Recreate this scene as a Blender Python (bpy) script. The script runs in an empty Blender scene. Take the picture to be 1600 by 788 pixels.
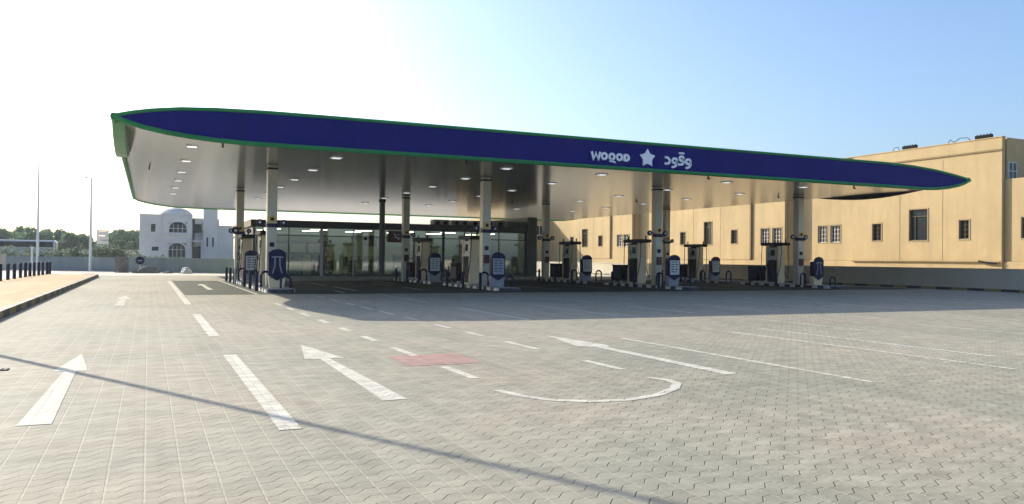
import bpy, bmesh, math, random
from mathutils import Vector, Matrix
random.seed(7)
R = math.radians
sc = bpy.context.scene
COL = sc.collection

# ------------------------------------------------------------------ object helpers
def tag(o, label=None, cat=None, group=None, kind=None):
    if label: o['label'] = label
    if cat: o['category'] = cat
    if group: o['group'] = group
    if kind: o['kind'] = kind
    return o

def empty(name, loc=(0, 0, 0), rz=0.0, label=None, cat=None, group=None):
    o = bpy.data.objects.new(name, None)
    o.empty_display_size = 0.2
    COL.objects.link(o)
    o.location = loc
    o.rotation_euler = (0, 0, rz)
    return tag(o, label, cat, group)

def copy_tree(o, parent=None):
    c = o.copy()
    COL.objects.link(c)
    if parent: c.parent = parent
    for ch in list(o.children):
        copy_tree(ch, c)
    return c

class MB:
    def __init__(s):
        s.v = []; s.f = []; s.m = []
    def add(s, vs, fs, mi=0):
        b = len(s.v)
        s.v += [tuple(p) for p in vs]
        for f in fs:
            s.f.append([i + b for i in f]); s.m.append(mi)
        return s
    def box(s, x0, y0, z0, x1, y1, z1, mi=0):
        x0, x1 = min(x0, x1), max(x0, x1); y0, y1 = min(y0, y1), max(y0, y1); z0, z1 = min(z0, z1), max(z0, z1)
        vs = [(x0, y0, z0), (x1, y0, z0), (x1, y1, z0), (x0, y1, z0), (x0, y0, z1), (x1, y0, z1), (x1, y1, z1), (x0, y1, z1)]
        return s.add(vs, [(3, 2, 1, 0), (4, 5, 6, 7), (0, 1, 5, 4), (1, 2, 6, 5), (2, 3, 7, 6), (3, 0, 4, 7)], mi)
    def frustum(s, cx, cy, z0, z1, a0, b0, a1, b1, mi=0):
        vs = []
        for z, a, b in ((z0, a0, b0), (z1, a1, b1)):
            vs += [(cx - a, cy - b, z), (cx + a, cy - b, z), (cx + a, cy + b, z), (cx - a, cy + b, z)]
        return s.add(vs, [(3, 2, 1, 0), (4, 5, 6, 7), (0, 1, 5, 4), (1, 2, 6, 5), (2, 3, 7, 6), (3, 0, 4, 7)], mi)
    def tube(s, pts, r, n=8, mi=0, closed=False):
        pts = [Vector(p) for p in pts]
        rings = []
        k = len(pts)
        for i, p in enumerate(pts):
            if closed: d = pts[(i + 1) % k] - pts[i - 1]
            else: d = pts[min(i + 1, k - 1)] - pts[max(i - 1, 0)]
            d.normalize()
            a = Vector((0, 0, 1)) if abs(d.z) < .9 else Vector((1, 0, 0))
            x = d.cross(a).normalized(); y = d.cross(x)
            rr = r[i] if isinstance(r, (list, tuple)) else r
            rings.append([p + (x * math.cos(2 * math.pi * j / n) + y * math.sin(2 * math.pi * j / n)) * rr for j in range(n)])
        vs = [q for g in rings for q in g]
        fs = []
        for i in range(k if closed else k - 1):
            a = i * n; b = ((i + 1) % k) * n
            for j in range(n):
                j2 = (j + 1) % n
                fs.append((a + j, a + j2, b + j2, b + j))
        if not closed:
            fs.append(tuple(range(n - 1, -1, -1))); fs.append(tuple(range((k - 1) * n, k * n)))
        return s.add(vs, fs, mi)
    def prism(s, poly, axis, a, b, mi=0):
        # poly: list of 2-d points; axis the extrusion axis; a..b the range along it
        def P(u, v, w):
            return {'x': (w, u, v), 'y': (u, w, v), 'z': (u, v, w)}[axis]
        n = len(poly)
        vs = [P(u, v, a) for u, v in poly] + [P(u, v, b) for u, v in poly]
        fs = [tuple(range(n)), tuple(range(2 * n - 1, n - 1, -1))]
        for i in range(n):
            j = (i + 1) % n
            fs.append((i, i + n, j + n, j))
        return s.add(vs, fs, mi)
    def stroke(s, pts, w, axis, a, b, closed=False, mi=0):
        # flat ribbon of width w following 2-d points, extruded along axis
        pts = [Vector(p).to_2d() if len(p) > 2 else Vector(p) for p in pts]
        k = len(pts); L = []; Rr = []
        for i, p in enumerate(pts):
            if closed: d = pts[(i + 1) % k] - pts[i - 1]
            else: d = pts[min(i + 1, k - 1)] - pts[max(i - 1, 0)]
            d.normalize(); nrm = Vector((-d.y, d.x))
            f = 1.0
            if 0 < i < k - 1 or closed:
                d1 = (pts[i] - pts[i - 1]).normalized()
                c = abs(nrm.dot(Vector((-d1.y, d1.x)))); f = min(1.6, 1 / max(c, .3))
            L.append(p + nrm * w / 2 * f); Rr.append(p - nrm * w / 2 * f)
        for i in range(k if closed else k - 1):
            j = (i + 1) % k
            s.prism([L[i], L[j], Rr[j], Rr[i]], axis, a, b, mi)
        return s
    def build(s, name, mats, parent=None, smooth=False, bevel=0):
        me = bpy.data.meshes.new(name)
        me.from_pydata(s.v, [], s.f)
        for m in (mats if isinstance(mats, (list, tuple)) else [mats]): me.materials.append(m)
        for p, mi in zip(me.polygons, s.m):
            p.material_index = mi
        bm = bmesh.new(); bm.from_mesh(me)
        bmesh.ops.recalc_face_normals(bm, faces=bm.faces)
        bm.to_mesh(me); bm.free()
        if smooth:
            for p in me.polygons: p.use_smooth = True
            me.set_sharp_from_angle(angle=R(40))
        o = bpy.data.objects.new(name, me)
        COL.objects.link(o)
        if parent: o.parent = parent
        if bevel:
            bv = o.modifiers.new('Bevel', 'BEVEL'); bv.width = bevel; bv.segments = 2; bv.limit_method = 'ANGLE'
        return o

def ellipse(cx, cy, rx, ry, n=20, a0=0, a1=360, end=False):
    m = n + 1 if end else n
    return [(cx + rx * math.cos(R(a0 + (a1 - a0) * i / n)), cy + ry * math.sin(R(a0 + (a1 - a0) * i / n))) for i in range(m)]

# ------------------------------------------------------------------ materials
class NT:
    def __init__(s, name):
        s.m = bpy.data.materials.new(name); s.m.use_nodes = True
        s.t = s.m.node_tree; s.t.nodes.clear()
        s.out = s.t.nodes.new('ShaderNodeOutputMaterial')
    def n(s, typ, **kw):
        o = s.t.nodes.new(typ)
        for k, v in kw.items(): setattr(o, k, v)
        return o
    def l(s, a, b): s.t.links.new(a, b)
    def put(s, sock, v):
        if hasattr(v, 'is_output'): s.l(v, sock)
        else: sock.default_value = v
    def math(s, op, a, b=0.0, c=0.0, clamp=False):
        o = s.n('ShaderNodeMath', operation=op, use_clamp=clamp)
        s.put(o.inputs[0], a); s.put(o.inputs[1], b); s.put(o.inputs[2], c)
        return o.outputs[0]
    def mix(s, f, a, b, mode='MIX'):
        o = s.n('ShaderNodeMix', data_type='RGBA', blend_type=mode)
        s.put(o.inputs[0], f)
        for i, v in ((6, a), (7, b)):
            if isinstance(v, (tuple, list)): v = (*v, 1) if len(v) == 3 else v
            s.put(o.inputs[i], v)
        return o.outputs[2]
    def noise(s, vec, scale, detail=3, rough=.55):
        o = s.n('ShaderNodeTexNoise'); s.put(o.inputs['Vector'], vec)
        o.inputs['Scale'].default_value = scale; o.inputs['Detail'].default_value = detail; o.inputs['Roughness'].default_value = rough
        return o.outputs['Fac']
    def ramp(s, v, a, b):
        o = s.n('ShaderNodeMapRange'); s.put(o.inputs[0], v); o.inputs[1].default_value = a; o.inputs[2].default_value = b
        return o.outputs[0]
    def bsdf(s, **kw):
        o = s.n('ShaderNodeBsdfPrincipled')
        for k, v in kw.items():
            i = o.inputs[k.replace('_', ' ')]
            if isinstance(v, (tuple, list)) and len(v) == 3 and i.type == 'RGBA': v = (*v, 1)
            s.put(i, v)
        s.l(o.outputs[0], s.out.inputs[0])
        return o
    def pos(s): return s.n('ShaderNodeNewGeometry').outputs['Position']
    def obj(s): return s.n('ShaderNodeTexCoord').outputs['Object']

def mat(name, col, rough=.6, metal=0.0, var=.12, scale=3.0, bump=0.0, bscale=40, spec=.5, emit=None, es=0):
    t = NT(name)
    c = t.obj() if scale > 0 else t.pos()
    nz = t.noise(c, abs(scale), 4)
    fac = t.ramp(nz, .3, .7)
    a = tuple(x * (1 - var) for x in col); b = tuple(min(1, x * (1 + var)) for x in col)
    kw = dict(Base_Color=t.mix(fac, a, b), Roughness=rough, Metallic=metal)
    bs = t.bsdf(**kw)
    bs.inputs['Specular IOR Level'].default_value = spec
    if bump:
        bn = t.n('ShaderNodeBump'); bn.inputs['Strength'].default_value = bump; bn.inputs['Distance'].default_value = .01
        t.l(t.noise(c, bscale, 3), bn.inputs['Height']); t.l(bn.outputs[0], bs.inputs['Normal'])
    if emit:
        bs.inputs['Emission Color'].default_value = (*emit, 1); bs.inputs['Emission Strength'].default_value = es
    return t.m

def paver_mat(name, tint, w1=1.0, paint=None, wear=.5):
    """interlocking S-shaped pavers, 23 cm strips along Y, courses of 11.5 cm"""
    t = NT(name)
    p = t.pos()
    sp = t.n('ShaderNodeSeparateXYZ'); t.l(p, sp.inputs[0])
    X, Y = sp.outputs[0], sp.outputs[1]
    sx = t.math('DIVIDE', X, .23)
    k = t.math('FLOOR', sx); fx = t.math('FRACT', sx)
    off = t.math('ADD', t.math('MULTIPLY', t.math('MULTIPLY_ADD', fx, 3.2, -1.1, clamp=True), .075), t.math('MULTIPLY', fx, .045))
    alt = t.math('MULTIPLY', t.math('FRACT', t.math('MULTIPLY', k, .5)), .16)
    yy = t.math('DIVIDE', t.math('SUBTRACT', t.math('ADD', Y, alt), off), .16)
    r = t.math('FLOOR', yy); fy = t.math('FRACT', yy)
    # distances to the joints in metres
    dy = t.math('MULTIPLY', t.math('MINIMUM', fy, t.math('SUBTRACT', 1.0, fy)), .16)
    wob = t.math('MULTIPLY', t.math('PINGPONG', fy, .5), .05)
    fx2 = t.math('FRACT', t.math('ADD', sx, wob))
    dx = t.math('MULTIPLY', t.math('MINIMUM', fx2, t.math('SUBTRACT', 1.0, fx2)), .23)
    slope = t.math('MULTIPLY', t.math('GREATER_THAN', fx, .345), t.math('LESS_THAN', fx, .655))
    jw = t.math('MULTIPLY_ADD', slope, .0035, .0045)
    jy = t.math('SUBTRACT', 1.0, t.math('DIVIDE', t.math('SUBTRACT', dy, .0015), jw), clamp=True)
    jy = t.math('MULTIPLY', jy, t.math('MULTIPLY_ADD', slope, .3, .7))  # diagonal runs weighted darker, painting in the shade of their groove walls
    jy = t.math('MULTIPLY', jy, t.math('MULTIPLY_ADD', t.ramp(t.noise(p, 2.2, 3, .7), .3, .6), .55, .45))
    jx = t.math('SUBTRACT', 1.0, t.ramp(dx, .0025, .0075), clamp=True)
    # one tone per stone
    cv = t.n('ShaderNodeCombineXYZ'); t.l(k, cv.inputs[0]); t.l(r, cv.inputs[1])
    wn = t.n('ShaderNodeTexWhiteNoise', noise_dimensions='2D'); t.l(cv.outputs[0], wn.inputs['Vector'])
    stone = t.math('MULTIPLY_ADD', wn.outputs['Value'], .15, .925)
    big = t.ramp(t.noise(p, .16, 5, .6), .34, .66)
    mid = t.ramp(t.noise(p, .8, 5, .65), .3, .7)
    hue = t.ramp(t.noise(p, .33, 3), .38, .62)
    mq = t.n('ShaderNodeMapping'); mq.inputs['Scale'].default_value = (2.2, 5.5, 1); mq.inputs['Rotation'].default_value = (0, 0, R(24)); t.l(p, mq.inputs[0])
    weather = t.math('MULTIPLY_ADD', t.ramp(t.noise(mq.outputs[0], 1.0, 6, .72), .32, .68), .44, .78)
    fine = t.math('MULTIPLY', t.math('MULTIPLY_ADD', t.noise(p, 45, 4, .75), .7, .65), weather)
    a = tuple(x * y for x, y in zip(tint, (.74, .79, .78))); b = tuple(x * 1.14 for x in tint)
    c = t.mix(big, a, b)
    c = t.mix(t.math('MULTIPLY', mid, .35), c, tuple(x * y for x, y in zip(tint, (1.12, 1.12, 1.08))))
    c = t.mix(t.math('MULTIPLY', hue, .5), c, (tint[0] * 1.13, tint[1] * 1.01, tint[2] * .97))
    if paint:
        pf = t.ramp(t.math('ADD', t.noise(p, 14, 4, .7), t.math('MULTIPLY', wn.outputs['Value'], .12)), wear - .12, wear + .08)
        pc = t.mix(mid, tuple(x * .86 for x in paint), paint)
        c = t.mix(pf, c, pc)
    mul = t.n('ShaderNodeVectorMath', operation='SCALE'); t.l(c, mul.inputs[0]); t.l(t.math('MULTIPLY', stone, fine), mul.inputs[3])
    c = mul.outputs[0]
    if not paint:
        # dark tyre scuffs and stains, streaky along the lanes
        mp = t.n('ShaderNodeMapping'); mp.inputs['Scale'].default_value = (1.6, .22, 1); t.l(p, mp.inputs[0])
        st = t.ramp(t.noise(mp.outputs[0], 1.0, 5, .7), .50, .76)
        c = t.mix(t.math('MULTIPLY', st, .48), c, tuple(x * .5 for x in tint))
    dk = tuple(x * .30 for x in tint)
    lt = tuple(min(.8, x * 1.35) for x in tint)
    c = t.mix(t.math('MULTIPLY', jy, 1.0, clamp=True), c, dk)
    c = t.mix(t.math('MULTIPLY', jx, .55), c, lt)
    bs = t.bsdf(Base_Color=c, Roughness=.82)
    bs.inputs['Specular IOR Level'].default_value = .3
    h = t.math('SUBTRACT', t.math('MULTIPLY', t.noise(p, 90, 3), .25), t.math('MAXIMUM', jy, t.math('MULTIPLY', jx, .35)))
    h = t.math('ADD', h, t.math('MULTIPLY', wn.outputs['Value'], .3))
    bn = t.n('ShaderNodeBump'); bn.inputs['Strength'].default_value = .8; bn.inputs['Distance'].default_value = .006
    t.l(h, bn.inputs['Height']); t.l(bn.outputs[0], bs.inputs['Normal'])
    return t.m

def stripe_mat(name, a, b, pitch, rough=.6):
    t = NT(name); p = t.pos()
    sp = t.n('ShaderNodeSeparateXYZ'); t.l(p, sp.inputs[0])
    f = t.math('GREATER_THAN', t.math('FRACT', t.math('DIVIDE', sp.outputs[1], pitch)), .5)
    c = t.mix(f, a, b)
    w = t.ramp(t.noise(p, 9, 4, .7), .42, .75)
    c = t.mix(t.math('MULTIPLY', w, .5), c, (.22, .19, .14))
    t.bsdf(Base_Color=c, Roughness=rough)
    return t.m

def wall_mat(name, col, dirt=.25, bump=.3):
    """painted render with blotches and faint streaks running down"""
    t = NT(name); p = t.pos()
    mp = t.n('ShaderNodeMapping'); mp.inputs['Scale'].default_value = (1.4, 1.4, .12); t.l(p, mp.inputs[0])
    s1 = t.ramp(t.noise(mp.outputs[0], 1.0, 5, .65), .45, .75)
    s2 = t.ramp(t.noise(p, .35, 4, .6), .35, .68)
    s3 = t.ramp(t.noise(p, 5, 4, .7), .3, .72)
    c = t.mix(s2, tuple(x * .86 for x in col), tuple(x * 1.06 for x in col))
    s4 = t.ramp(t.noise(p, 1.7, 6, .75), .36, .66)
    c = t.mix(t.math('MULTIPLY', s3, .3), c, tuple(x * y for x, y in zip(col, (1.05, .9, .72))))
    c = t.mix(t.math('MULTIPLY', s4, .35), c, tuple(x * y for x, y in zip(col, (.78, .80, .84))))
    c = t.mix(t.math('MULTIPLY', s1, dirt), c, tuple(x * .55 for x in col))
    bs = t.bsdf(Base_Color=c, Roughness=.85)
    bs.inputs['Specular IOR Level'].default_value = .2
    bn = t.n('ShaderNodeBump'); bn.inputs['Strength'].default_value = bump; bn.inputs['Distance'].default_value = .01
    t.l(t.noise(p, 25, 4), bn.inputs['Height']); t.l(bn.outputs[0], bs.inputs['Normal'])
    return t.m

def glass_mat(name, tint, refl=1.0):
    t = NT(name)
    lw = t.n('ShaderNodeFresnel'); lw.inputs[0].default_value = 1.55
    f = t.math('MULTIPLY_ADD', lw.outputs[0], refl, .20, clamp=True)
    tr = t.n('ShaderNodeBsdfTransparent'); tr.inputs[0].default_value = (*tint, 1)
    gl = t.n('ShaderNodeBsdfGlossy'); gl.inputs['Roughness'].default_value = .03
    mx = t.n('ShaderNodeMixShader')
    t.l(f, mx.inputs[0]); t.l(tr.outputs[0], mx.inputs[1]); t.l(gl.outputs[0], mx.inputs[2])
    t.l(mx.outputs[0], t.out.inputs[0])
    return t.m

def soffit_mat():
    t = NT('soffit_panel'); p = t.pos()
    sp = t.n('ShaderNodeSeparateXYZ'); t.l(p, sp.inputs[0])
    def seam(v, pitch, w):
        f = t.math('FRACT', t.math('DIVIDE', v, pitch))
        d = t.math('MULTIPLY', t.math('MINIMUM', f, t.math('SUBTRACT', 1.0, f)), pitch)
        return t.math('SUBTRACT', 1.0, t.ramp(d, w * .5, w), clamp=True)
    j = t.math('MAXIMUM', seam(sp.outputs[0], 3.48, .03), t.math('MULTIPLY', seam(sp.outputs[1], .3, .012), .5))
    nz = t.ramp(t.noise(p, .5, 3), .3, .7)
    c = t.mix(nz, (.36, .375, .36), (.40, .41, .39))
    c = t.mix(t.math('MULTIPLY', j, .5), c, (.25, .26, .25))
    bs = t.bsdf(Base_Color=c, Roughness=.19, Metallic=.78)
    return t.m

def leaf_mat(name, col):
    t = NT(name); p = t.pos()
    oi = t.n('ShaderNodeObjectInfo')
    nz = t.ramp(t.noise(p, .7, 3), .3, .7)
    c = t.mix(nz, tuple(x * .7 for x in col), tuple(x * 1.35 for x in col))
    c = t.mix(t.math('MULTIPLY', oi.outputs['Random'], .5), c, (col[0] * 1.5, col[1] * 1.2, col[2] * .9))
    bs = t.bsdf(Base_Color=c, Roughness=.7)
    tl = t.n('ShaderNodeBsdfTranslucent'); t.l(c, tl.inputs[0])
    mx = t.n('ShaderNodeMixShader'); mx.inputs[0].default_value = .45
    t.l(bs.outputs[0], mx.inputs[1]); t.l(tl.outputs[0], mx.inputs[2]); t.l(mx.outputs[0], t.out.inputs[0])
    return t.m

def fascia_mat():
    t = NT('fascia_blue'); p = t.pos()
    sp = t.n('ShaderNodeSeparateXYZ'); t.l(p, sp.inputs[0])
    f = t.math('FRACT', t.math('DIVIDE', sp.outputs[0], 2.98))
    d = t.math('MULTIPLY', t.math('MINIMUM', f, t.math('SUBTRACT', 1.0, f)), 2.98)
    j = t.math('SUBTRACT', 1.0, t.ramp(d, .008, .02), clamp=True)
    mp = t.n('ShaderNodeMapping'); mp.inputs['Scale'].default_value = (1.2, 1, .25); t.l(p, mp.inputs[0])
    st = t.ramp(t.noise(mp.outputs[0], 1.0, 5, .7), .4, .75)
    c = t.mix(st, (.0015, .004, .135), (.004, .007, .17))
    c = t.mix(t.math('MULTIPLY', j, .6), c, (.002, .003, .05))
    bs = t.bsdf(Base_Color=c, Roughness=.42); bs.inputs['Specular IOR Level'].default_value = .06
    bn = t.n('ShaderNodeBump'); bn.inputs['Strength'].default_value = .15; bn.inputs['Distance'].default_value = .05
    t.l(t.noise(p, .8, 2), bn.inputs['Height']); t.l(bn.outputs[0], bs.inputs['Normal'])
    return t.m

PAVE = (.285, .270, .214)
M = dict(
    pave=paver_mat('paver', PAVE),
    paint=paver_mat('road_paint_white', PAVE, paint=(.53, .515, .44), wear=.42),
    faint=paver_mat('road_paint_faded', PAVE, paint=(.48, .47, .41), wear=.49),
    redp=paver_mat('road_paint_red', PAVE, paint=(.36, .215, .185), wear=.46),
    sand=mat('sandy_ground', (.44, .40, .33), .9, var=.2, scale=-.3, bump=.5, bscale=8),
    road=mat('pale_concrete', (.46, .44, .38), .85, var=.12, scale=-.5, bump=.3, bscale=20),
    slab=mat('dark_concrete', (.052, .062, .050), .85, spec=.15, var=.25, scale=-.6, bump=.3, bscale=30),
    walk=paver_mat('tan_paver', (.40, .27, .13)),
    kerb=stripe_mat('black_yellow_kerb', (.02, .02, .022), (.24, .18, .055), 2.0),
    isl=stripe_mat('white_navy_kerb', (.015, .02, .05), (.75, .75, .72), .9),
    isltop=mat('island_concrete', (.38, .37, .34), .8, var=.15, scale=-2, bump=.3),
    blue=fascia_mat(),
    green=mat('trim_green', (.02, .22, .07), .5, spec=.2, var=.12, scale=-1),
    pgreen=mat('fin_green', (.12, .33, .17), .4, var=.1, scale=-1),
    soffit=soffit_mat(),
    roofm=mat('roof_sheet', (.5, .5, .48), .6),
    white=mat('white_letter', (.80, .82, .88), .45, var=.03),
    lampw=mat('lamp_lens', (.85, .87, .88), .3, var=.02, emit=(.9, .95, 1), es=.6),
    shoplamp=mat('shop_lamp', (.9, .9, .85), .3, var=.02, emit=(1, .95, .8), es=9),
    lampoff=mat('lamp_frame', (.7, .7, .68), .4),
    colm=mat('column_cladding', (.50, .49, .42), .42, metal=.25, var=.06, scale=-1),
    dark=mat('dark_plastic', (.012, .014, .018), .55, var=.2, spec=.2),
    navy=mat('navy_paint', (.008, .012, .055), .5, var=.15, spec=.2),
    cream=mat('cream_panel', (.88, .70, .43), .5, var=.06),
    pale=mat('pale_panel', (.60, .62, .62), .45, var=.06),
    grey=mat('grey_plastic', (.30, .31, .36), .5, var=.08),
    yellow=mat('yellow_emblem', (.75, .48, .06), .5, var=.05),
    red=mat('dark_red', (.11, .02, .025), .5, var=.1),
    screen=mat('dark_screen', (.01, .012, .015), .12, var=.05),
    metal=mat('brushed_metal', (.45, .46, .46), .35, metal=.8, var=.05),
    lamp=mat('galvanised_pole', (.72, .74, .72), .6, metal=.0, var=.05),
    yel=wall_mat('ochre_render', (.47, .36, .195), .35),
    surr=wall_mat('surround_render', (.34, .27, .165), .2),
    yeld=wall_mat('ochre_trim_and_shade', (.26, .19, .10), .2),  # darker ochre for trim, also for shade painted beside the bays
    cwall=wall_mat('cream_wall', (.50, .47, .38), .3),
    fwall=wall_mat('grey_block_wall', (.26, .31, .32), .35),
    villa=wall_mat('villa_white', (.62, .615, .58), .12),
    glassd=mat('window_glass', (.02, .026, .028), .2, var=.1, spec=.3),
    frame=mat('window_frame', (.62, .60, .54), .5, var=.05),
    reveal=mat('dark_reveal', (.10, .07, .035), .8),
    glass=glass_mat('shop_glass', (.86, .95, .86), 1.3),
    fasc=mat('shop_fascia', (.014, .018, .024), .4, var=.1),
    shopw=mat('shop_wall', (.60, .64, .46), .7, var=.12, scale=-.6),
    shopf=mat('shop_floor', (.40, .41, .34), .3, var=.1, scale=-1),
    pier=mat('pier_cladding', (.075, .10, .095), .45, var=.1, scale=-1),
    shelf=mat('shelf_goods', (.10, .10, .085), .6, var=.75, scale=7),
    shelf2=mat('shelf_goods_pale', (.26, .26, .20), .6, var=.7, scale=6),
    orange=mat('orange_poster', (.45, .17, .05), .6, var=.35, scale=2),
    wood=mat('bark', (.10, .075, .05), .9),
    leafA=leaf_mat('leaf_olive', (.12, .22, .11)),
    leafB=leaf_mat('leaf_dark', (.08, .165, .09)),
    hedge=leaf_mat('leaf_dusty', (.11, .16, .115)),
    busw=mat('bus_white', (.36, .40, .42), .3, var=.05),
    rock=mat('rubble', (.20, .19, .17), .95, var=.3, scale=4, bump=.8, bscale=9),
    ac=mat('ac_grey', (.66, .70, .68), .6, var=.08),
    wire=mat('black_wire', (.02, .02, .02), .8, spec=.1),
    matte=mat('matte_black', (.012, .012, .013), .9, spec=.05),
)

# ------------------------------------------------------------------ camera
cam = bpy.data.cameras.new('camera')
cam.sensor_width = 36.0
cam.lens = 1256.19 / 1600 * 36.0
cam.clip_end = 2000
co = bpy.data.objects.new('camera', cam); COL.objects.link(co)
f = Vector((0.41237611, 0.91096886, 0.00903795)); r = Vector((0.91091249, -0.41245788, 0.01081334)); u = Vector((-0.01357839, -0.00377362, 0.99990069))
mw = Matrix((r, u, -f)).transposed().to_4x4(); mw.translation = (0, 0, 1.5)
co.matrix_world = mw
sc.camera = co

# ------------------------------------------------------------------ light
ELEV = R(25.7); AZ = math.atan2(-.4508, .8926)     # sun stands to the left of +Y
sd = Vector((math.sin(AZ) * math.cos(ELEV), math.cos(AZ) * math.cos(ELEV), math.sin(ELEV)))
sun = bpy.data.lights.new('sun', 'SUN'); sun.energy = 4.7; sun.angle = R(.5); sun.color = (1.0, .90, .74)
so = bpy.data.objects.new('sun', sun); COL.objects.link(so)
so.rotation_euler = (-sd).to_track_quat('-Z', 'Y').to_euler()
w = bpy.data.worlds.new('World'); sc.world = w; w.use_nodes = True
nt = w.node_tree; nt.nodes.clear()
sky = nt.nodes.new('ShaderNodeTexSky'); sky.sky_type = 'NISHITA'; sky.sun_disc = False
sky.sun_elevation = ELEV; sky.sun_rotation = AZ
sky.air_density = 1.0; sky.dust_density = 3.0; sky.ozone_density = 4.5; sky.altitude = 20
bg = nt.nodes.new('ShaderNodeBackground'); bg.inputs[1].default_value = .15
wo = nt.nodes.new('ShaderNodeOutputWorld')
nt.links.new(sky.outputs[0], bg.inputs[0]); nt.links.new(bg.outputs[0], wo.inputs[0])
vs = sc.view_settings
vs.view_transform = 'Standard'; vs.look = 'None'; vs.gamma = 1; vs.exposure = 0.78; vs.use_curve_mapping = False

# ------------------------------------------------------------------ setting: ground, paving, kerbs
def sheet(name, x0, y0, x1, y1, z, m):
    b = MB(); b.add([(x0, y0, z), (x1, y0, z), (x1, y1, z), (x0, y1, z)], [(0, 1, 2, 3)])
    return tag(b.build(name, m), kind='structure')
sheet('ground', -418, -158, 428, 698, -.008, M['sand'])
sheet('forecourt_paving', -3.06, -25, 42.5, 66, 0, M['pave'])
sheet('side_road', -60, -25, -3.5, 66, -.003, M['road'])
sheet('access_road', -60, 66.02, 60, 72, -.003, M['road'])
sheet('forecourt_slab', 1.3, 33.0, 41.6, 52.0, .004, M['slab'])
tag(MB().box(-6.9, -25, -.01, -3.26, 62.4, .17).build('pavement', M['walk']), kind='structure')
k = MB(); k.box(-3.25, -25, -.01, -3.06, 61.8, .18)
k.prism([(-3.25, 61.8), (-3.06, 61.8), (-3.3, 62.6), (-4.0, 63.0), (-4.0, 62.8), (-3.4, 62.45)], 'z', -.01, .18)
tag(k.build('kerb', M['kerb']), kind='structure')
tag(MB().box(42.5, -10, -.01, 42.72, 96, .15).build('kerb', M['kerb']), kind='structure')
tag(MB().box(42.73, -10, -.01, 43.08, 96, .14).build('verge', M['sand']), kind='structure')
tag(MB().box(5.0, 55.2, 0, 29.0, 57.9, .15).build('shop_walkway', M['isltop']), kind='structure')

MZ = .004
def poly_mark(name, pts, m, z=MZ):
    b = MB(); b.add([(x, y, z) for x, y in pts], [tuple(range(len(pts)))])
    o = b.build(name, m)
    if o.data.polygons[0].normal.z < 0: o.data.flip_normals()
    return tag(o, kind='structure')
def dash(x, y0, y1, wd=.12, m='paint', z=MZ):
    return poly_mark('lane_line', [(x - wd / 2, y0), (x + wd / 2, y0), (x + wd / 2, y1), (x - wd / 2, y1)], M[m], z)
for y0, y1 in ((26.65, 50.6), (15.95, 22.2), (7.15, 12.9)): dash(1.15, y0, y1, .19)
for y0, y1 in ((9.4, 10.55), (11.9, 13.15), (14.2, 15.15), (16.2, 17.1), (18.4, 19.45), (20.75, 22.0), (23.2, 24.3), (25.6, 26.8)): dash(3.76, y0, y1, .13)
for y0, y1 in ((9.45, 10.5), (12.1, 13.4), (14.5, 15.4), (16.35, 17.4), (18.6, 19.7), (20.65, 22.2), (22.9, 24.4), (25.2, 26.6), (27.6, 28.8), (29.9, 31.2), (31.9, 32.8)): dash(5.96, y0, y1, .12)
dash(3.95, 33, 52, .12, 'faint', .008)
dash(8.65, 25.7, 32.9, .11); dash(8.68, 18.0, 23.1, .11)
dash(11.36, 7.55, 13.7, .1); dash(11.6, 18.6, 23.7, .1); dash(12.05, 26.5, 29, .1)
dash(12.58, 8.7, 14.3, .1); dash(17.33, 11.3, 14.2, .1); dash(16.16, 8.2, 11.0, .1, 'faint')
dash(14.6, 12.6, 17.0, .1, 'faint'); dash(20.2, 11.5, 15.5, .1, 'faint')
for x, y0, y1 in ((14.4, 19, 22.5), (14.5, 25, 28), (17.3, 18.6, 23), (17.3, 26, 29.5), (20.1, 18.8, 22), (20.2, 24, 30), (22.9, 19, 24), (25.8, 19, 21.5), (25.8, 24, 28), (28.6, 19, 24), (31.3, 20, 25), (34.2, 22, 28)):
    dash(x, y0, y1, .11, 'paint')
for x, y0, y1 in ((8.6, 36, 41), (8.6, 43, 47), (11.9, 36.5, 40), (11.9, 42, 46), (18.9, 36, 41), (22.4, 37, 44), (7.6, 34, 36), (13.0, 45, 50), (18.9, 44, 49), (29.2, 36, 42), (32.8, 37, 44)):
    dash(x, y0, y1, .13, 'paint', .008)
def arrow(cx, y0, y1, w0, w1, wh, yh, m='paint', z=MZ):
    return poly_mark('lane_arrow', [(cx - w0 / 2, y0), (cx + w0 / 2, y0), (cx + w1 / 2, yh), (cx + wh / 2, yh - .02), (cx, y1), (cx - wh / 2, yh + .02), (cx - w1 / 2, yh)], M[m], z)
arrow(-.89, 8.15, 13.75, .27, .14, .40, 11.75)
arrow(2.40, 8.25, 14.0, .27, .14, .58, 11.95)
arrow(2.55, 38.0, 45.9, .24, .14, .55, 43.6, 'paint', .008)
arrow(-.75, 26.5, 33.0, .26, .15, .5, 30.5, 'faint')
poly_mark('lane_arrow', [(7.0, 8.55), (7.22, 8.57), (7.24, 11.95), (7.42, 12.2), (7.33, 13.0), (7.21, 14.25), (7.0, 13.2), (6.80, 12.3), (7.05, 12.0)], M['paint'])
dash(8.34, 7.35, 13.25, .1)
b = MB()
arc = [(3.66, 8.45), (3.7, 8.25), (3.77, 7.97), (3.94, 7.66), (4.28, 7.43), (4.72, 7.37), (5.21, 7.52), (5.66, 7.83), (5.93, 8.15), (5.98, 8.42), (5.86, 8.68)]
pts = []
for i in range(len(arc) - 1):
    for q in range(3): pts.append(tuple(Vector(arc[i]).lerp(Vector(arc[i + 1]), q / 3)))
pts.append(arc[-1])
L = []; Rr = []
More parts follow.
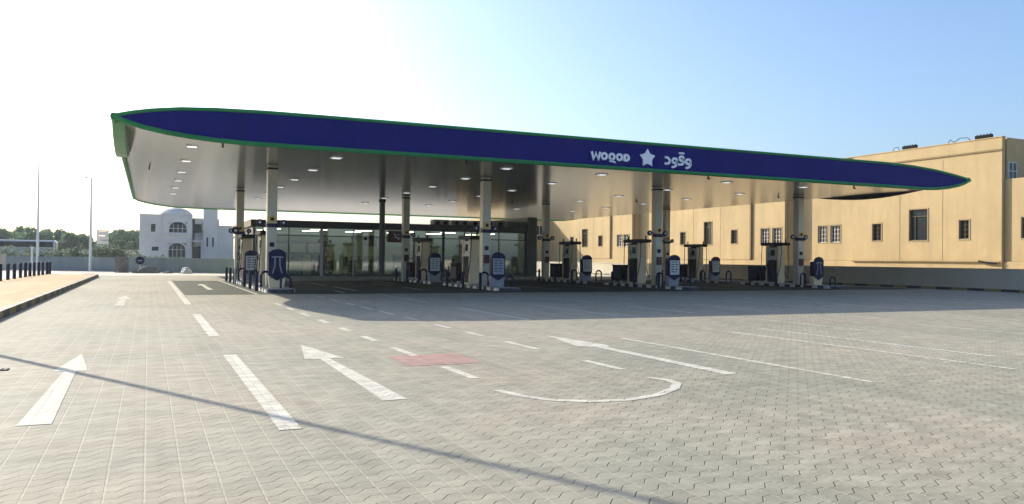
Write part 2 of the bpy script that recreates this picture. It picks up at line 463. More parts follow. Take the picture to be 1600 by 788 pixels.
for i, p in enumerate(pts):
    d = (Vector(pts[min(i + 1, len(pts) - 1)]) - Vector(pts[max(i - 1, 0)])).normalized(); n_ = Vector((-d.y, d.x)) * .06
    L.append(Vector(p) + n_); Rr.append(Vector(p) - n_)
vsx = [(q.x, q.y, MZ) for q in L] + [(q.x, q.y, MZ) for q in Rr]
n_ = len(pts)
b.add(vsx, [(i, i + 1, n_ + i + 1, n_ + i) for i in range(n_ - 1)])
tag(b.build('curved_arrow_marking', M['paint']), kind='structure')
poly_mark('tanker_bay_marking', [(3.32, 10.75), (4.42, 10.75), (4.46, 12.0), (3.34, 11.95)], M['redp'], .003)
# drain grating near the left edge
dg = MB(); dg.box(-1.95, 12.08, .004, -1.62, 12.25, .010)
for i in range(5): dg.box(-1.92 + i * .062, 12.10, .010, -1.89 + i * .062, 12.23, .013, 1)
tag(dg.build('drain_grating', [M['matte'], M['dark']]), 'small dark slotted drain grating set in the paving at the left edge', 'drain')

# ------------------------------------------------------------------ the canopy
def interp(tab, x):
    for (a, za), (b_, zb) in zip(tab, tab[1:]):
        if a <= x <= b_: return za + (zb - za) * (x - a) / (b_ - a)
    return tab[0][1] if x < tab[0][0] else tab[-1][1]
BOT = [(-1.1, 6.26), (-.83, 6.10), (-.2, 5.93), (.55, 5.80), (1.3, 5.71), (2.17, 5.645), (3.2, 5.61), (4.5, 5.60), (38.3, 5.58), (39.3, 5.62), (40.3, 5.73), (41.1, 5.88), (41.6, 6.03), (42.05, 6.22)]
TOP = [(-1.1, 6.27), (-.6, 6.41), (.03, 6.54), (.97, 6.67), (2.16, 6.745), (3.84, 6.79), (6, 6.80), (35.6, 6.80), (37.6, 6.74), (39.3, 6.62), (40.8, 6.44), (41.6, 6.32), (42.05, 6.225)]
XS = sorted(set([x for x, _ in BOT] + [x for x, _ in TOP] + [8 + 3 * i for i in range(10)] + [-.95, -.4, .3, .7, 1.6, 2.7, 3.5, 40.7, 41.35, 41.85]))
Y0, Y1 = 30.6, 74.0
canopy = empty('fuel_canopy', (20.7, 52, 0), 0, 'huge flat filling station canopy with dark blue front fascia and green edging', 'canopy')
def cpart(b, name, m, **kw):
    o = b.build(name, m, None, **kw); o.parent = canopy; o.matrix_parent_inverse = Matrix.Translation((-20.7, -52, 0)); return o
def strip(ytab):   # rows of points per x -> mesh strip
    pass
b = MB(); n_ = len(XS)
b.add([(x, Y0 + .02, interp(BOT, x)) for x in XS] + [(x, Y1 - .02, interp(BOT, x)) for x in XS], [(i, i + 1, n_ + i + 1, n_ + i) for i in range(n_ - 1)])
cpart(b, 'soffit', M['soffit'], smooth=True)
b = MB()
b.add([(x, Y0 + .05, interp(TOP, x) - .03) for x in XS] + [(x, Y1 - .05, interp(TOP, x) - .03) for x in XS], [(i, i + 1, n_ + i + 1, n_ + i) for i in range(n_ - 1)])
cpart(b, 'roof_deck', M['roofm'], smooth=True)
for nm, y in (('front_fascia', Y0), ('rear_fascia', Y1)):
    b = MB()
    bt = [(x, interp(BOT, x)) for x in XS]; tp = [(x, max(interp(TOP, x), interp(BOT, x) + .004)) for x in XS]
    vs_ = [(x, y - .04, z) for x, z in bt] + [(x, y - .04, z) for x, z in tp] + [(x, y + .04, z) for x, z in bt] + [(x, y + .04, z) for x, z in tp]
    fs = []
    for i in range(n_ - 1):
        fs += [(i, i + 1, n_ + i + 1, n_ + i), (2 * n_ + i, 3 * n_ + i, 3 * n_ + i + 1, 2 * n_ + i + 1)]
    b.add(vs_, fs)
    o = cpart(b, nm, M['blue'])
    for nn, tab, rr in (('upper_green_trim', TOP, .065), ('lower_green_trim', BOT, .085)):
        t_ = MB(); t_.tube([(x, y - .05, interp(tab, x)) for x in XS], rr, 8)
        o2 = t_.build(nn, M['green'], smooth=True); o2.parent = o
        o2.matrix_parent_inverse = Matrix.Translation((-20.7, -52, 0)) if False else o.matrix_parent_inverse
        o2.matrix_parent_inverse = Matrix.Identity(4)
for sx, x in ((-1, -1.12), (1, 42.05)):
    t_ = MB(); t_.tube([(x, Y0, 6.25), (x, 45, 6.25), (x, 60, 6.25), (x, Y1, 6.25)], .13, 8)
    cpart(t_, 'side_green_trim', M['green'], smooth=True)
    # the curved leaf-shaped fin that hangs below the end of the canopy near its front corner
    xs_ = -1.22 if sx < 0 else 39.62
    t_ = MB()
    ys = [31.4 + (40.2 - 31.4) * i / 16 for i in range(17)]
    lo = [6.16 - .72 * math.sin(math.pi * min(1, (i / 16) ** .85)) for i in range(17)] if sx < 0 else [5.76 - .36 * math.sin(math.pi * i / 16) for i in range(17)]
    hi = 6.2 if sx < 0 else 5.80
    t_.prism([(y, z) for y, z in zip(ys, lo)] + [(40.2, hi), (31.4, hi)], 'x', xs_, xs_ + (.42 if sx < 0 else .5))
    cpart(t_, 'side_fin', M['pgreen'] if sx < 0 else M['matte'], bevel=.04)
# lettering on the fascia (stands 5 cm proud)
ya, yb = Y0 - .10, Y0 - .045
def ring(b, cx, cz, rx, rz, wd):
    b.stroke(ellipse(cx, cz, rx, rz, 24), wd, 'y', ya, yb, closed=True)
WD = .10
b = MB()
b.stroke([(17.58, 6.25), (17.69, 5.93), (17.80, 6.19), (17.91, 5.93), (18.02, 6.25)], WD, 'y', ya, yb)
ring(b, 18.22, 6.08, .125, .125, WD)
ring(b, 18.61, 6.08, .125, .125, WD)
b.stroke([(18.60, 5.97), (18.52, 5.87), (18.62, 5.87), (18.80, 5.84)], .075, 'y', ya, yb)
ring(b, 19.00, 6.08, .125, .125, WD)
b.stroke([(19.27, 5.955), (19.27, 6.205), (19.38, 6.20), (19.47, 6.14), (19.49, 6.08), (19.47, 6.01), (19.38, 5.955)], WD, 'y', ya, yb, closed=True)
cpart(b, 'latin_lettering', M['white'])
b = MB()
sp_ = []
for i in range(10):
    rr = .44 if i % 2 == 0 else .255
    a = R(90 + 36 * i); sp_.append((20.48 + rr * math.cos(a), 6.13 + rr * math.sin(a)))
b.prism(sp_, 'y', ya, yb)
cpart(b, 'star_emblem', M['white'], bevel=.03)
b = MB()
ring(b, 22.72, 6.10, .125, .11, WD)
b.stroke([(22.85, 6.10), (22.86, 5.98), (22.80, 5.88), (22.70, 5.82), (22.58, 5.80)], WD, 'y', ya, yb)
ring(b, 22.34, 6.22, .11, .105, WD)
b.stroke([(22.20, 6.47), (22.49, 6.47)], .075, 'y', ya, yb)
b.stroke([(22.46, 6.22), (22.46, 6.06), (22.38, 5.955), (22.24, 5.945), (22.08, 5.945)], WD, 'y', ya, yb)
ring(b, 21.96, 6.10, .12, .11, WD)
b.stroke([(22.09, 6.10), (22.09, 5.97), (22.02, 5.87), (21.92, 5.82), (21.80, 5.80)], WD, 'y', ya, yb)
b.stroke([(21.43, 6.24), (21.58, 6.22), (21.69, 6.11), (21.67, 6.00), (21.58, 5.95), (21.42, 5.945)], WD, 'y', ya, yb)
cpart(b, 'arabic_lettering', M['white'])
# recessed ceiling lights and cameras under the soffit
lights = []
for x in (1.48, 7.0, 14.65, 19.6, 27.0, 32.2):
    for y in (33.05, 38.2, 43.4, 48.4, 53.6, 58.9):
        lights.append((x, y))
proto = None
for x, y in lights:
    z = interp(BOT, x)
    if proto is None:
        t_ = MB(); t_.frustum(0, 0, -.03, 0, .21, .21, .24, .24)
        proto = t_.build('ceiling_light', M['lampoff'])
        t_ = MB(); t_.box(-.17, -.17, -.038, .17, .17, -.031)
        t_.build('lamp_lens', M['lampw'], proto)
        o = proto
    else:
        o = copy_tree(proto)
    o.parent = canopy; o.location = (x - 20.7, y - 52, z)
for i, (x, y) in enumerate(((2.44, 31.2), (12, 31.2), (24.4, 31.2), (34.0, 31.3), (0.0, 43.5), (30, 46), (23.5, 52), (35, 38))):
    t_ = MB(); t_.tube([(0, 0, 0), (0, 0, -.09)], .035); t_.tube([(0, .04, -.11), (0, -.11, -.14)], .04)
    o = t_.build('ceiling_camera', M['dark']); o.parent = canopy; o.location = (x - 20.7, y - 52, interp(BOT, x))

# ------------------------------------------------------------------ columns
def make_column():
    c = empty('canopy_column')
    MB().box(-.22, -.22, .15, .22, .22, 5.45).build('shaft', M['colm'], c, bevel=.03)
    MB().box(-.24, -.24, 5.45, .24, .24, 5.53).build('collar', M['dark'], c)
    MB().box(-.19, -.19, 5.53, .19, .19, 5.60).build('neck', M['colm'], c)
    em = MB(); em.tube([(0, -.221, 3.2), (0, -.25, 3.2)], .17, 20)
    e = em.build('round_emblem', M['yellow'], c)
    em = MB(); em.tube([(0, -.251, 3.2), (0, -.262, 3.2)], .085, 16); em.build('emblem_centre', M['navy'], e)
    for s in (-1, 1):
        d = MB(); d.tube([(s * .22, -.05, 3.05), (s * .42, -.05, 3.05)], .025)
        d.tube([(s * .52, -.09, 3.05), (s * .52, -.03, 3.05)], .145, 20)
        dd = d.build('lane_disc', M['navy'], c)
        d = MB(); d.tube([(s * .52, -.105, 3.05), (s * .52, -.092, 3.05)], .06, 16); d.build('disc_centre', M['pale'], dd)
    d = MB(); d.box(-.24, -.30, 2.83, .24, .05, 3.0); d.build('bracket_band', M['navy'], c)
    d = MB(); d.box(-.10, -.27, 1.95, .09, -.222, 2.15); d.build('call_button_box', M['dark'], c)
    return c
def make_label_sign(c, m):
    MB().box(-.16, -.30, 1.28, .16, -.222, 1.72).build('extinguisher_box', m, c, bevel=.01)
row1 = [5.09, 15.58, 26.0, 36.4]
where = ['leftmost', 'second from the left', 'third from the left', 'rightmost']
first = make_column(); make_label_sign(first, M['red'])
colbase = first
n_i = 0
for ri, yc in enumerate((37.75, 51.6)):
    for ci, x in enumerate(row1):
        o = colbase if n_i == 0 else copy_tree(colbase)
        n_i += 1
        o.location = (x, yc, 0)
        rowtxt = 'front row, nearer the camera' if ri == 0 else 'back row, farther under the roof'
        tag(o, f'square pale canopy column, {where[ci]} of four in the {rowtxt}', 'column', 'canopy columns with round discs')
c = empty('canopy_column', (15.3, 56.5, 0), 0, 'slim dark column standing right in front of the shop glass', 'column')
MB().tube([(0, 0, .15), (0, 0, 5.5)], .2, 14).build('shaft', M['pier'], c, smooth=True)
MB().tube([(0, 0, 5.5), (0, 0, 5.6)], .25, 14).build('collar', M['dark'], c, smooth=True)

# ------------------------------------------------------------------ pump islands and what stands on them
def rounded_island(yl):
    pts = []
    for a in range(0, 181, 20): pts.append((.62 * math.cos(R(a)), yl / 2 - .62 + .62 * math.sin(R(a))))
    for a in range(180, 361, 20): pts.append((.62 * math.cos(R(a)), -yl / 2 + .62 + .62 * math.sin(R(a))))
    return pts
def make_island():
    c = empty('pump_island')
    p = rounded_island(8.6)
    MB().prism(p, 'z', 0.004, .14).build('kerb_edge', M['isl'], c)
    MB().prism([(x * .86, y * .985) for x, y in p], 'z', .141, .155).build('island_top', M['isltop'], c)
    return c

def make_pump():
    c = empty('fuel_pump')
    MB().box(-.27, -.46, 0, .27, .46, .09).build('plinth', M['pale'], c)
    bd = MB(); bd.box(-.26, -.42, .09, .26, .42, 1.48)
    body = bd.build('lower_cabinet', M['dark'], c, bevel=.015)
    for s in (-1, 1):
        MB().box(s * .262, -.36, .2, s * .275, .36, 1.0).build('cabinet_door', M['navy'], body)
    hd = MB(); hd.box(-.24, -.42, 1.48, .24, .42, 2.28)
    head = hd.build('display_head', M['pale'], c, bevel=.01)
    for s in (-1, 1):
        MB().box(s * .242, -.22, 1.75, s * .262, .10, 2.12).build('screen', M['screen'], head)
        MB().box(s * .242, .18, 1.62, s * .258, .36, 1.95).build('keypad', M['grey'], head)
    for s in (-1, 1):
        MB().box(-.27, s * .43, .06, .27, s * .57, 2.36).build('side_panel', M['cream'], c, bevel=.02)
    hood = MB(); hood.prism([(-.98, 2.46), (-.86, 2.38), (.86, 2.38), (.98, 2.46), (.90, 2.58), (-.90, 2.58)], 'x', -.36, .36)
    hood.box(-.2, -.3, 2.28, .2, .3, 2.38)
    for q in (-1, 1): hood.tube([(0, q * .9, 2.57), (0, q * .9, 2.78)], .045, 8)
    hood.build('hood', M['dark'], c, bevel=.02)
    for s in (-1, 1):
        for q in (-1, 1):
            h = MB()
            x = s * .30
            h.tube([(x, q * .86, 2.36), (x * 1.05, q * .88, 1.9), (x * 1.15, q * .84, 1.2), (x * 1.35, q * .74, .55), (x * 1.5, q * .62, .34), (x * 1.55, q * .45, .5), (x * 1.4, q * .34, .95), (x * 1.25, q * .30, 1.22)], .022, 6)
            hs_ = h.build('hose', M['dark'], c, smooth=True)
            nz = MB(); nz.tube([(x * 1.2, q * .30, 1.2), (x * 1.28, q * .30, 1.38)], .035, 6); nz.tube([(x * 1.28, q * .30, 1.38), (x * 1.05, q * .22, 1.46)], .018, 6)
            nz.build('nozzle', M['navy'] if q < 0 else M['grey'], hs_)
    return c

def make_bin_panel(variant):
    c = empty('squeegee_station')
    bs = MB(); bs.frustum(0, 0, 0, .40, .30, .17, .36, .17); bs.box(-.36, -.17, .40, .36, .17, .52)
    bs.build('base', M['grey'] if variant != 'blue' else M['cream'], c, bevel=.01)
    out = [(-.37, .52), (0, .30), (.37, .52), (.37, 1.42)] + [(.37 * math.cos(R(a)), 1.42 + .26 * math.sin(R(a))) for a in range(12, 180, 12)] + [(-.37, 1.42)]
    o = MB().prism(out, 'y', -.24, -.171).build('panel_board', M['navy'], c, bevel=.01)
    MB().prism([(x * .95, z) for x, z in out if z > .52] + [(-.35, .53), (.35, .53)][::1], 'y', -.17, .17).build('housing', M['navy'], c) if False else None
    MB().box(-.33, -.17, .53, .33, .16, 1.40).build('housing', M['navy'], c, bevel=.02)
    if variant == 'blue':
        b = MB()
        b.stroke([(-.25, 1.32), (-.07, 1.34), (.07, 1.34), (.25, 1.32)], .05, 'y', -.25, -.242)
        b.stroke([(-.10, 1.31), (-.11, .95), (-.20, .62)], .05, 'y', -.25, -.242)
        b.stroke([(.10, 1.31), (.11, .95), (.20, .62)], .05, 'y', -.25, -.242)
        b.build('white_line_figure', M['grey'], o)
    else:
        inn = [(-.29, .60), (.29, .60), (.31, 1.38), (-.31, 1.38)]
        p = MB().prism(inn, 'y', -.252, -.242).build('pale_sheet', M['pale'] if variant == 'pale' else M['grey'], o)
        b = MB()
        for i in range(5):
            z = 1.26 - i * .13
            b.box(-.22, -.256, z, -.05, -.2525, z + .045); b.box(.03, -.256, z, (.22 if i % 2 else .14), -.2525, z + .045)
        b.build('printed_lines', M['navy'], p)
    return c

def make_cabinet():
    c = empty('storage_cabinet')
    MB().box(-.30, -.52, .14, .30, .52, 1.02).build('cabinet_body', M['matte'], c, bevel=.015)
    MB().box(-.34, -.56, 1.02, .34, .56, 1.09).build('lid', M['dark'], c, bevel=.01)
    MB().box(-.315, -.40, .25, -.302, .40, .92).build('door', M['navy'], c)
    for sx in (-1, 1):
        for sy in (-1, 1):
            MB().box(sx * .2, sy * .42, 0, sx * .26, sy * .48, .14).build('leg', M['pale'], c)
    return c

def make_hoop():
    c = MB()
    pts = [(-.2, 0, 0), (-.2, 0, .45)] + [(-.2 * math.cos(R(a)), 0, .48 + .2 * math.sin(R(a))) for a in range(15, 180, 15)] + [(.2, 0, .45), (.2, 0, 0)]
    c.tube(pts, .05, 8)
    return c.build('hoop_barrier', M['navy'], smooth=True)

def make_post():
    c = MB(); c.tube([(0, 0, 0), (0, 0, .80), (0, 0, .84)], [.075, .075, .03], 10)
    return c.build('guard_post', M['navy'], smooth=True)

isl0, pump0, cab0, hoop0, post0 = make_island(), make_pump(), make_cabinet(), make_hoop(), make_post()
panels = {v: make_bin_panel(v) for v in ('blue', 'text', 'pale')}
used = set()
def place(proto_, key, loc, label, cat, group, rz=0):
    o = proto_ if key not in used else copy_tree(proto_)
    used.add(key)
    o.location = loc; o.rotation_euler = (0, 0, rz)
    return tag(o, label, cat, group)
ordn = ['leftmost', 'second', 'third', 'rightmost']
vari = {(0, 0): 'blue', (0, 1): 'text', (0, 2): 'pale', (0, 3): 'blue', (1, 0): 'pale', (1, 1): 'pale', (1, 2): 'pale', (1, 3): 'pale'}
vtxt = {'blue': 'all blue with white drawing', 'text': 'with lavender printed sheet', 'pale': 'with pale printed sheet'}
for ri in (0, 1):
    rn = 'front' if ri == 0 else 'back'
    for ci, x in enumerate(row1):
        on = ordn[ci] + ('' if ci in (0, 3) else ' from left')
        if ri == 0: yi, yp, ycab, ysg, yh1, yh2 = 38.6, 39.75, 41.35, 36.35, 37.0, 35.3
        else: yi, yp, ycab, ysg, yh1, yh2 = 48.4, 47.95, 49.7, 45.9, 46.7, 44.6
        place(isl0, 'i', (x, yi, 0), f'raised pump island with white and navy kerb, {on} in the {rn} row', 'pump island', 'raised pump islands')
        dx = 0
        place(pump0, 'p', (x + dx, yp, .155), f'cream sided fuel pump with black hood, {on} in the {rn} row', 'fuel pump', 'fuel pumps on the islands')
        if ci > 0: place(cab0, 'c', (x - .05, ycab, .155), f'low dark storage cabinet behind the {on} pump of the {rn} row', 'cabinet', 'dark cabinets on the islands')
        v = vari[(ri, ci)]
        place(panels[v], v, (x + .05, ysg, .155), f'arched station, {vtxt[v]}, {on} in the {rn} row', 'squeegee station', 'arched stations at the island ends')
        place(hoop0, 'h', (x - .42 + .1, yh1, .155), f'navy hoop barrier beside the arched panel, {on} in the {rn} row', 'hoop barrier', 'navy hoops on the islands')
        place(hoop0, 'h', (x + .28, yh2 - .02, .155 if ri else 0), f'navy hoop on the near tip of island, {on} in the {rn} row', 'hoop barrier', 'navy hoops on the islands')
        nm = ['nearest the camera', 'in the middle', 'farthest back']
        for q, dy in enumerate((-2.2, 0.2, 2.6)):
            place(post0, 'g', (x - .78, yi + dy, 0), f'navy post left of {on} {rn} row island, {nm[q]}', 'guard post', 'navy guard posts beside the islands')
# the round blue sign on a bar beside the leftmost back pump
c = empty('round_sign', (4.15, 44.2, 0), 0, 'small round navy sign on a thin white pole at the left edge of the islands', 'sign')
MB().tube([(0, 0, .0), (0, 0, 2.65)], .03, 8).build('pole', M['pale'], c)
d = MB(); d.tube([(0, -.03, 2.85), (0, .03, 2.85)], .2, 20); dd = d.build('disc', M['navy'], c)
d = MB(); d.tube([(0, -.04, 2.85), (0, -.031, 2.85)], .08, 16); d.build('disc_centre', M['pale'], dd)

# ------------------------------------------------------------------ the shop under the canopy
SX0, SX1, SY, SB = 6.7, 28.3, 58.0, 71.0
shop = empty('shop', (16.8, 64, 0), 0, 'low glass fronted shop with a dark roof band under the canopy', 'shop')
def spart(b, name, m, parent=None, **kw):
    o = b.build(name, m, None, **kw)
    o.parent = parent or shop
    o.matrix_parent_inverse = Matrix.Translation((-16.8, -64, 0)) if parent is None else Matrix.Identity(4)
    return o
spart(MB().box(SX0, SY - .05, 0, SX1, SB, .15), 'floor', M['shopf'])
spart(MB().box(SX0 - .3, SY - .35, 3.58, 27.42, SB, 4.06), 'roof_band', M['fasc'], bevel=.02)
b = MB(); b.box(27.44, SY - .4, 0, 28.25, SB, 4.85); spart(b, 'end_wall', M['pier'])
spart(MB().box(SX0 - .1, SB - .25, .15, 27.4, SB - .05, 3.55), 'back_wall', M['shopw']); spart(MB().box(SX0 - .1, SY + .1, .15, SX0 + .1, SB - .27, 3.55), 'left_wall', M['pier'])
npan = 9; pw = (27.4 - SX0) / npan
for i in range(npan):
    x0 = SX0 + i * pw
    spart(MB().box(x0 + .04, SY, .17, x0 + pw - .04, SY + .015, 3.56), 'glass_pane', M['glass'])
for i in range(npan + 1):
    x = SX0 + i * pw
    thick = .10 if i in (2, 6) else .035
    spart(MB().box(x - thick, SY - .05, .15, x + thick, SY + .08, 3.57), 'mullion', M['pale'] if i in (2, 3) else M['pier'])
spart(MB().box(SX0, SY - .04, .152, 27.42, SY + .07, .30), 'glass_sill', M['pier'])
spart(MB().box(SX0, SY - .04, 2.98, 27.42, SY + .06, 3.04), 'transom', M['pier'])
spart(MB().box(SX0 + .1, SY + .1, 3.56, 27.4, SB - .27, 3.575), 'ceiling', M['shopw'])
for i in range(6):
    for yy_ in (60.5, 64.0):
        spart(MB().box(7.6 + i * 3.4, yy_, 3.53, 8.8 + i * 3.4, yy_ + .3, 3.555), 'ceiling_lamp', M['shoplamp'])
# things inside
def shelf_unit(x, y, wd, h, m, label, group=None):
    c = empty('shelf_unit', (x, y, .15), 0, label, 'shelf unit', group)
    fr = MB(); fr.box(-wd / 2, -.3, 0, -wd / 2 + .04, .3, h); fr.box(wd / 2 - .04, -.3, 0, wd / 2, .3, h)
    k_ = int(h / .38)
    for i in range(k_ + 1): fr.box(-wd / 2 + .041, -.3, i * h / k_ - (.03 if i else 0), wd / 2 - .041, .3, i * h / k_ + (.0 if i else .03))
    fr.build('frame', M['dark'], c)
    g = MB(); rnd = random.Random(x * 7 + y)
    for i in range(k_):
        xx = -wd / 2 + .07
        while xx < wd / 2 - .2:
            ww = rnd.uniform(.09, .2); hh = rnd.uniform(.14, h / k_ - .08)
            g.box(xx, -.26, i * h / k_ + .032, xx + ww - .01, .2, i * h / k_ + .032 + hh); xx += ww
    g.build('packaged_goods', m, c)
shelf_unit(9.4, 60.6, 2.0, 1.5, M['shelf2'], 'low shelf unit of pale goods behind the left end of the shop glass')
shelf_unit(12.0, 61.3, 1.6, 1.7, M['shelf'], 'dark shelf unit of goods left of the stool in the shop window')
shelf_unit(15.2, 61.0, 2.2, 1.45, M['shelf2'], 'shelf unit of mixed goods under the orange poster in the shop')
shelf_unit(18.2, 60.4, 1.8, 1.6, M['shelf'], 'dark shelf unit of goods below the dark red hanging sign')
shelf_unit(21.4, 61.4, 2.4, 1.3, M['shelf'], 'low shelf unit of goods in the middle right of the shop')
shelf_unit(25.4, 62.0, 2.6, 1.2, M['shelf2'], 'low shelf unit of goods at the right end of the shop')
c = empty('service_counter', (23.5, 66, .15), 0, 'long dark service counter with screens at the back of the shop', 'counter')
MB().box(-2.6, -.4, 0, 2.6, .4, 1.05).build('counter_body', M['pier'], c); MB().box(-2.7, -.46, 1.05, 2.7, .46, 1.1).build('worktop', M['pale'], c)
for i in range(3):
    MB().box(-1.7 + i * 1.6, -.1, 1.1, -1.2 + i * 1.6, -.05, 1.5).build('till_screen', M['screen'], c)
c = empty('bar_stool', (13.3, 58.9, .15), 0, 'dark high stool with a backrest just behind the shop glass', 'stool')
MB().box(-.2, -.2, .72, .2, .2, .80).build('seat', M['dark'], c, bevel=.02); MB().box(-.2, .16, .80, .2, .2, 1.4).build('backrest', M['dark'], c, bevel=.01)
for sx in (-1, 1):
    for sy in (-1, 1):
        MB().tube([(sx * .17, sy * .17, .72), (sx * .23, sy * .23, 0)], .022, 6).build('leg', M['dark'], c)
c = empty('wall_cooler', (11.6, 69.8, .15), 0, 'long dark drinks cooler band along the back wall of the shop', 'cooler')
MB().box(-2.4, -.4, 1.6, 2.4, .5, 2.7).build('cooler_body', M['dark'], c); MB().box(-2.4, -.35, 0, 2.4, .5, 1.58).build('cooler_front', M['shelf2'], c)
for i in range(3): MB().box(-2.2 + i * 1.5, -.42, 1.75, -.9 + i * 1.5, -.405, 2.5).build('lit_sign', M['pale'], c)
c = empty('hanging_sign', (16.75, 57.8, 0), 0, 'dark red square hanging sign with a white emblem at the shop front', 'sign')
MB().box(-.62, -.04, 2.66, .62, .02, 3.52).build('sign_board', M['red'], c, bevel=.01)
b = MB(); b.stroke([(-.22, 3.28), (-.05, 3.18), (.08, 3.34), (.2, 3.16)], .1, 'y', -.05, -.041); b.stroke([(-.15, 3.02), (.02, 3.1), (.14, 2.9), (.24, 2.98)], .1, 'y', -.05, -.041)
b.build('white_emblem', M['pale'], c)
tag(MB().box(14.3, 58.05, 2.35, 15.35, 58.09, 3.15).build('poster', M['orange']), 'orange and brown poster stuck inside the shop glass', 'poster')
# air conditioners on the shop roof
def make_ac(wd, h):
    c = empty('air_conditioner')
    MB().box(-wd / 2, -.45, .08, wd / 2, .45, h).build('casing', M['ac'], c, bevel=.02)
    g = MB()
    for s in (-.25, .25):
        g.tube([(s * wd, -.46, h * .55), (s * wd, -.452, h * .55)], h * .32, 16)
    g.build('fan_grille', M['dark'], c)
    for s in (-1, 1): MB().box(s * wd * .4 - .05, -.4, 0, s * wd * .4 + .05, .4, .08).build('foot', M['dark'], c)
    return c
a0 = make_ac(1.35, .58)
for i, (x, lab) in enumerate(((21.6, 'left'), (23.25, 'middle'), (24.85, 'right'))):
    o = a0 if i == 0 else copy_tree(a0)
    o.location = (x, 62, 4.06); tag(o, f'grey box air conditioner on the shop roof, {lab} of the three small ones', 'air conditioner', 'small air conditioners on the shop roof')
a1 = make_ac(1.9, .62); a1.location = (28.2 - 1.9, 62, 4.06); tag(a1, 'wide grey air conditioner on the shop roof next to its end wall', 'air conditioner')

# ------------------------------------------------------------------ walls round the site
c = empty('boundary_wall', (43.2, 40, 0), 0, 'low cream rendered boundary wall along the right side of the forecourt', 'wall')
o = MB().box(-.1, -52, 0, .1, 66, 1.20).build('wall', M['cwall'], c)
MB().box(-.13, -52, 1.20, .13, 66, 1.27).build('coping', M['cwall'], c)
def long_wall(pts, h, th, m, name, label):
    c = empty(name, (pts[0][0], pts[0][1], 0), 0, label, 'wall')
    b = MB(); cp = MB()
    ox, oy = pts[0]
    for (xa, ya_), (xb, yb_) in zip(pts, pts[1:]):
        d = Vector((xb - xa, yb_ - ya_)).normalized(); nn = Vector((-d.y, d.x)) * th / 2
        q = [Vector((xa - ox, ya_ - oy)) + nn, Vector((xb - ox, yb_ - oy)) + nn, Vector((xb - ox, yb_ - oy)) - nn, Vector((xa - ox, ya_ - oy)) - nn]
        b.prism([tuple(v) for v in q], 'z', 0, h)
        nn *= 1.3
        q = [Vector((xa - ox, ya_ - oy)) + nn, Vector((xb - ox, yb_ - oy)) + nn, Vector((xb - ox, yb_ - oy)) - nn, Vector((xa - ox, ya_ - oy)) - nn]
        cp.prism([tuple(v) for v in q], 'z', h, h + .06)
    b.build('wall', m, c); cp.build('coping', m, c)
    return c
fw = long_wall([(-45, 105), (-12, 88.0), (-4.66, 83.2), (-.55, 79), (8.5, 72.9)], 1.22, .2, M['fwall'], 'boundary_wall', 'low grey block wall along the far left end of the road')
long_wall([(8.9, 76.2), (44.5, 92)], 1.6, .2, M['fwall'], 'boundary_wall', 'grey block wall far behind the shop and its roof')

# ------------------------------------------------------------------ the ochre building on the right
def facade(b, X, y0, y1, z0, z1, holes, th=.3, mi=0):
    ys = sorted(set([y0, y1] + [h[0] for h in holes] + [h[1] for h in holes]))
    for a, c_ in zip(ys, ys[1:]):
        mid = (a + c_) / 2
        hs_ = sorted([(h[2], h[3]) for h in holes if h[0] < mid < h[1]])
        z = z0
        for ha, hb in hs_:
            b.box(X, a, z, X + th, c_, ha, mi); z = hb
        b.box(X, a, z, X + th, c_, z1, mi)
yb_ = empty('apartment_building', (54, 45, 0), 0, 'long ochre rendered two storey building in stepped blocks on the right', 'building')
def ypart(b, name, m, parent=None, **kw):
    o = b.build(name, m, None, **kw)
    o.parent = parent or yb_
    o.matrix_parent_inverse = Matrix.Translation((-54, -45, 0)) if parent is None else Matrix.Identity(4)
    return o
def window_x(X, y0, y1, z0, z1, style):
    fr = MB(); e = .05; xi = X + .10
    for s in ((y0, y1, z0, z0 + e), (y0, y1, z1 - e, z1), (y0, y0 + e, z0 + e, z1 - e), (y1 - e, y1, z0 + e, z1 - e)):
        fr.box(xi, s[0], s[2], xi + .08, s[1], s[3])
    wd = y1 - y0; h = z1 - z0
    if style == 'small':
        fr.box(xi + .01, (y0 + y1) / 2 - .02, z0 + e, xi + .07, (y0 + y1) / 2 + .02, z1 - e)
        for k_ in (1, 2, 3): fr.box(xi + .02, y0 + e, z0 + h * k_ / 4 - .015, xi + .065, y1 - e, z0 + h * k_ / 4 + .015)
    elif style == 'large':
        fr.box(xi + .01, y0 + e, z1 - .55, xi + .07, y1 - e, z1 - .5)
        fr.box(xi + .01, y0 + wd * .72, z0 + e, xi + .07, y0 + wd * .72 + .04, z1 - .55)
    else:
        for k_ in (1, 2): fr.box(xi + .01, y0 + wd * k_ / 3 - .02, z0 + e, xi + .07, y0 + wd * k_ / 3 + .02, z1 - e)
        for k_ in (1, 2, 3): fr.box(xi + .02, y0 + e, z0 + h * k_ / 4 - .015, xi + .065, y1 - e, z0 + h * k_ / 4 + .015)
    w_ = ypart(fr, 'window', M['frame'] if style == 'pair' else M['reveal'])
    gp = MB().box(xi + .09, y0, z0, xi + .12, y1, z1)
    ypart(gp, 'pane', M['glassd'], w_)
    s = MB(); t_ = .09
    for q in ((y0 - t_, y1 + t_, z0 - t_, z0), (y0 - t_, y1 + t_, z1, z1 + t_), (y0 - t_, y0, z0, z1), (y1, y1 + t_, z0, z1)):
        s.box(X - .03, q[0], q[2], X + .05, q[1], q[3])
    ypart(s, 'window_surround', M['surr'], w_)
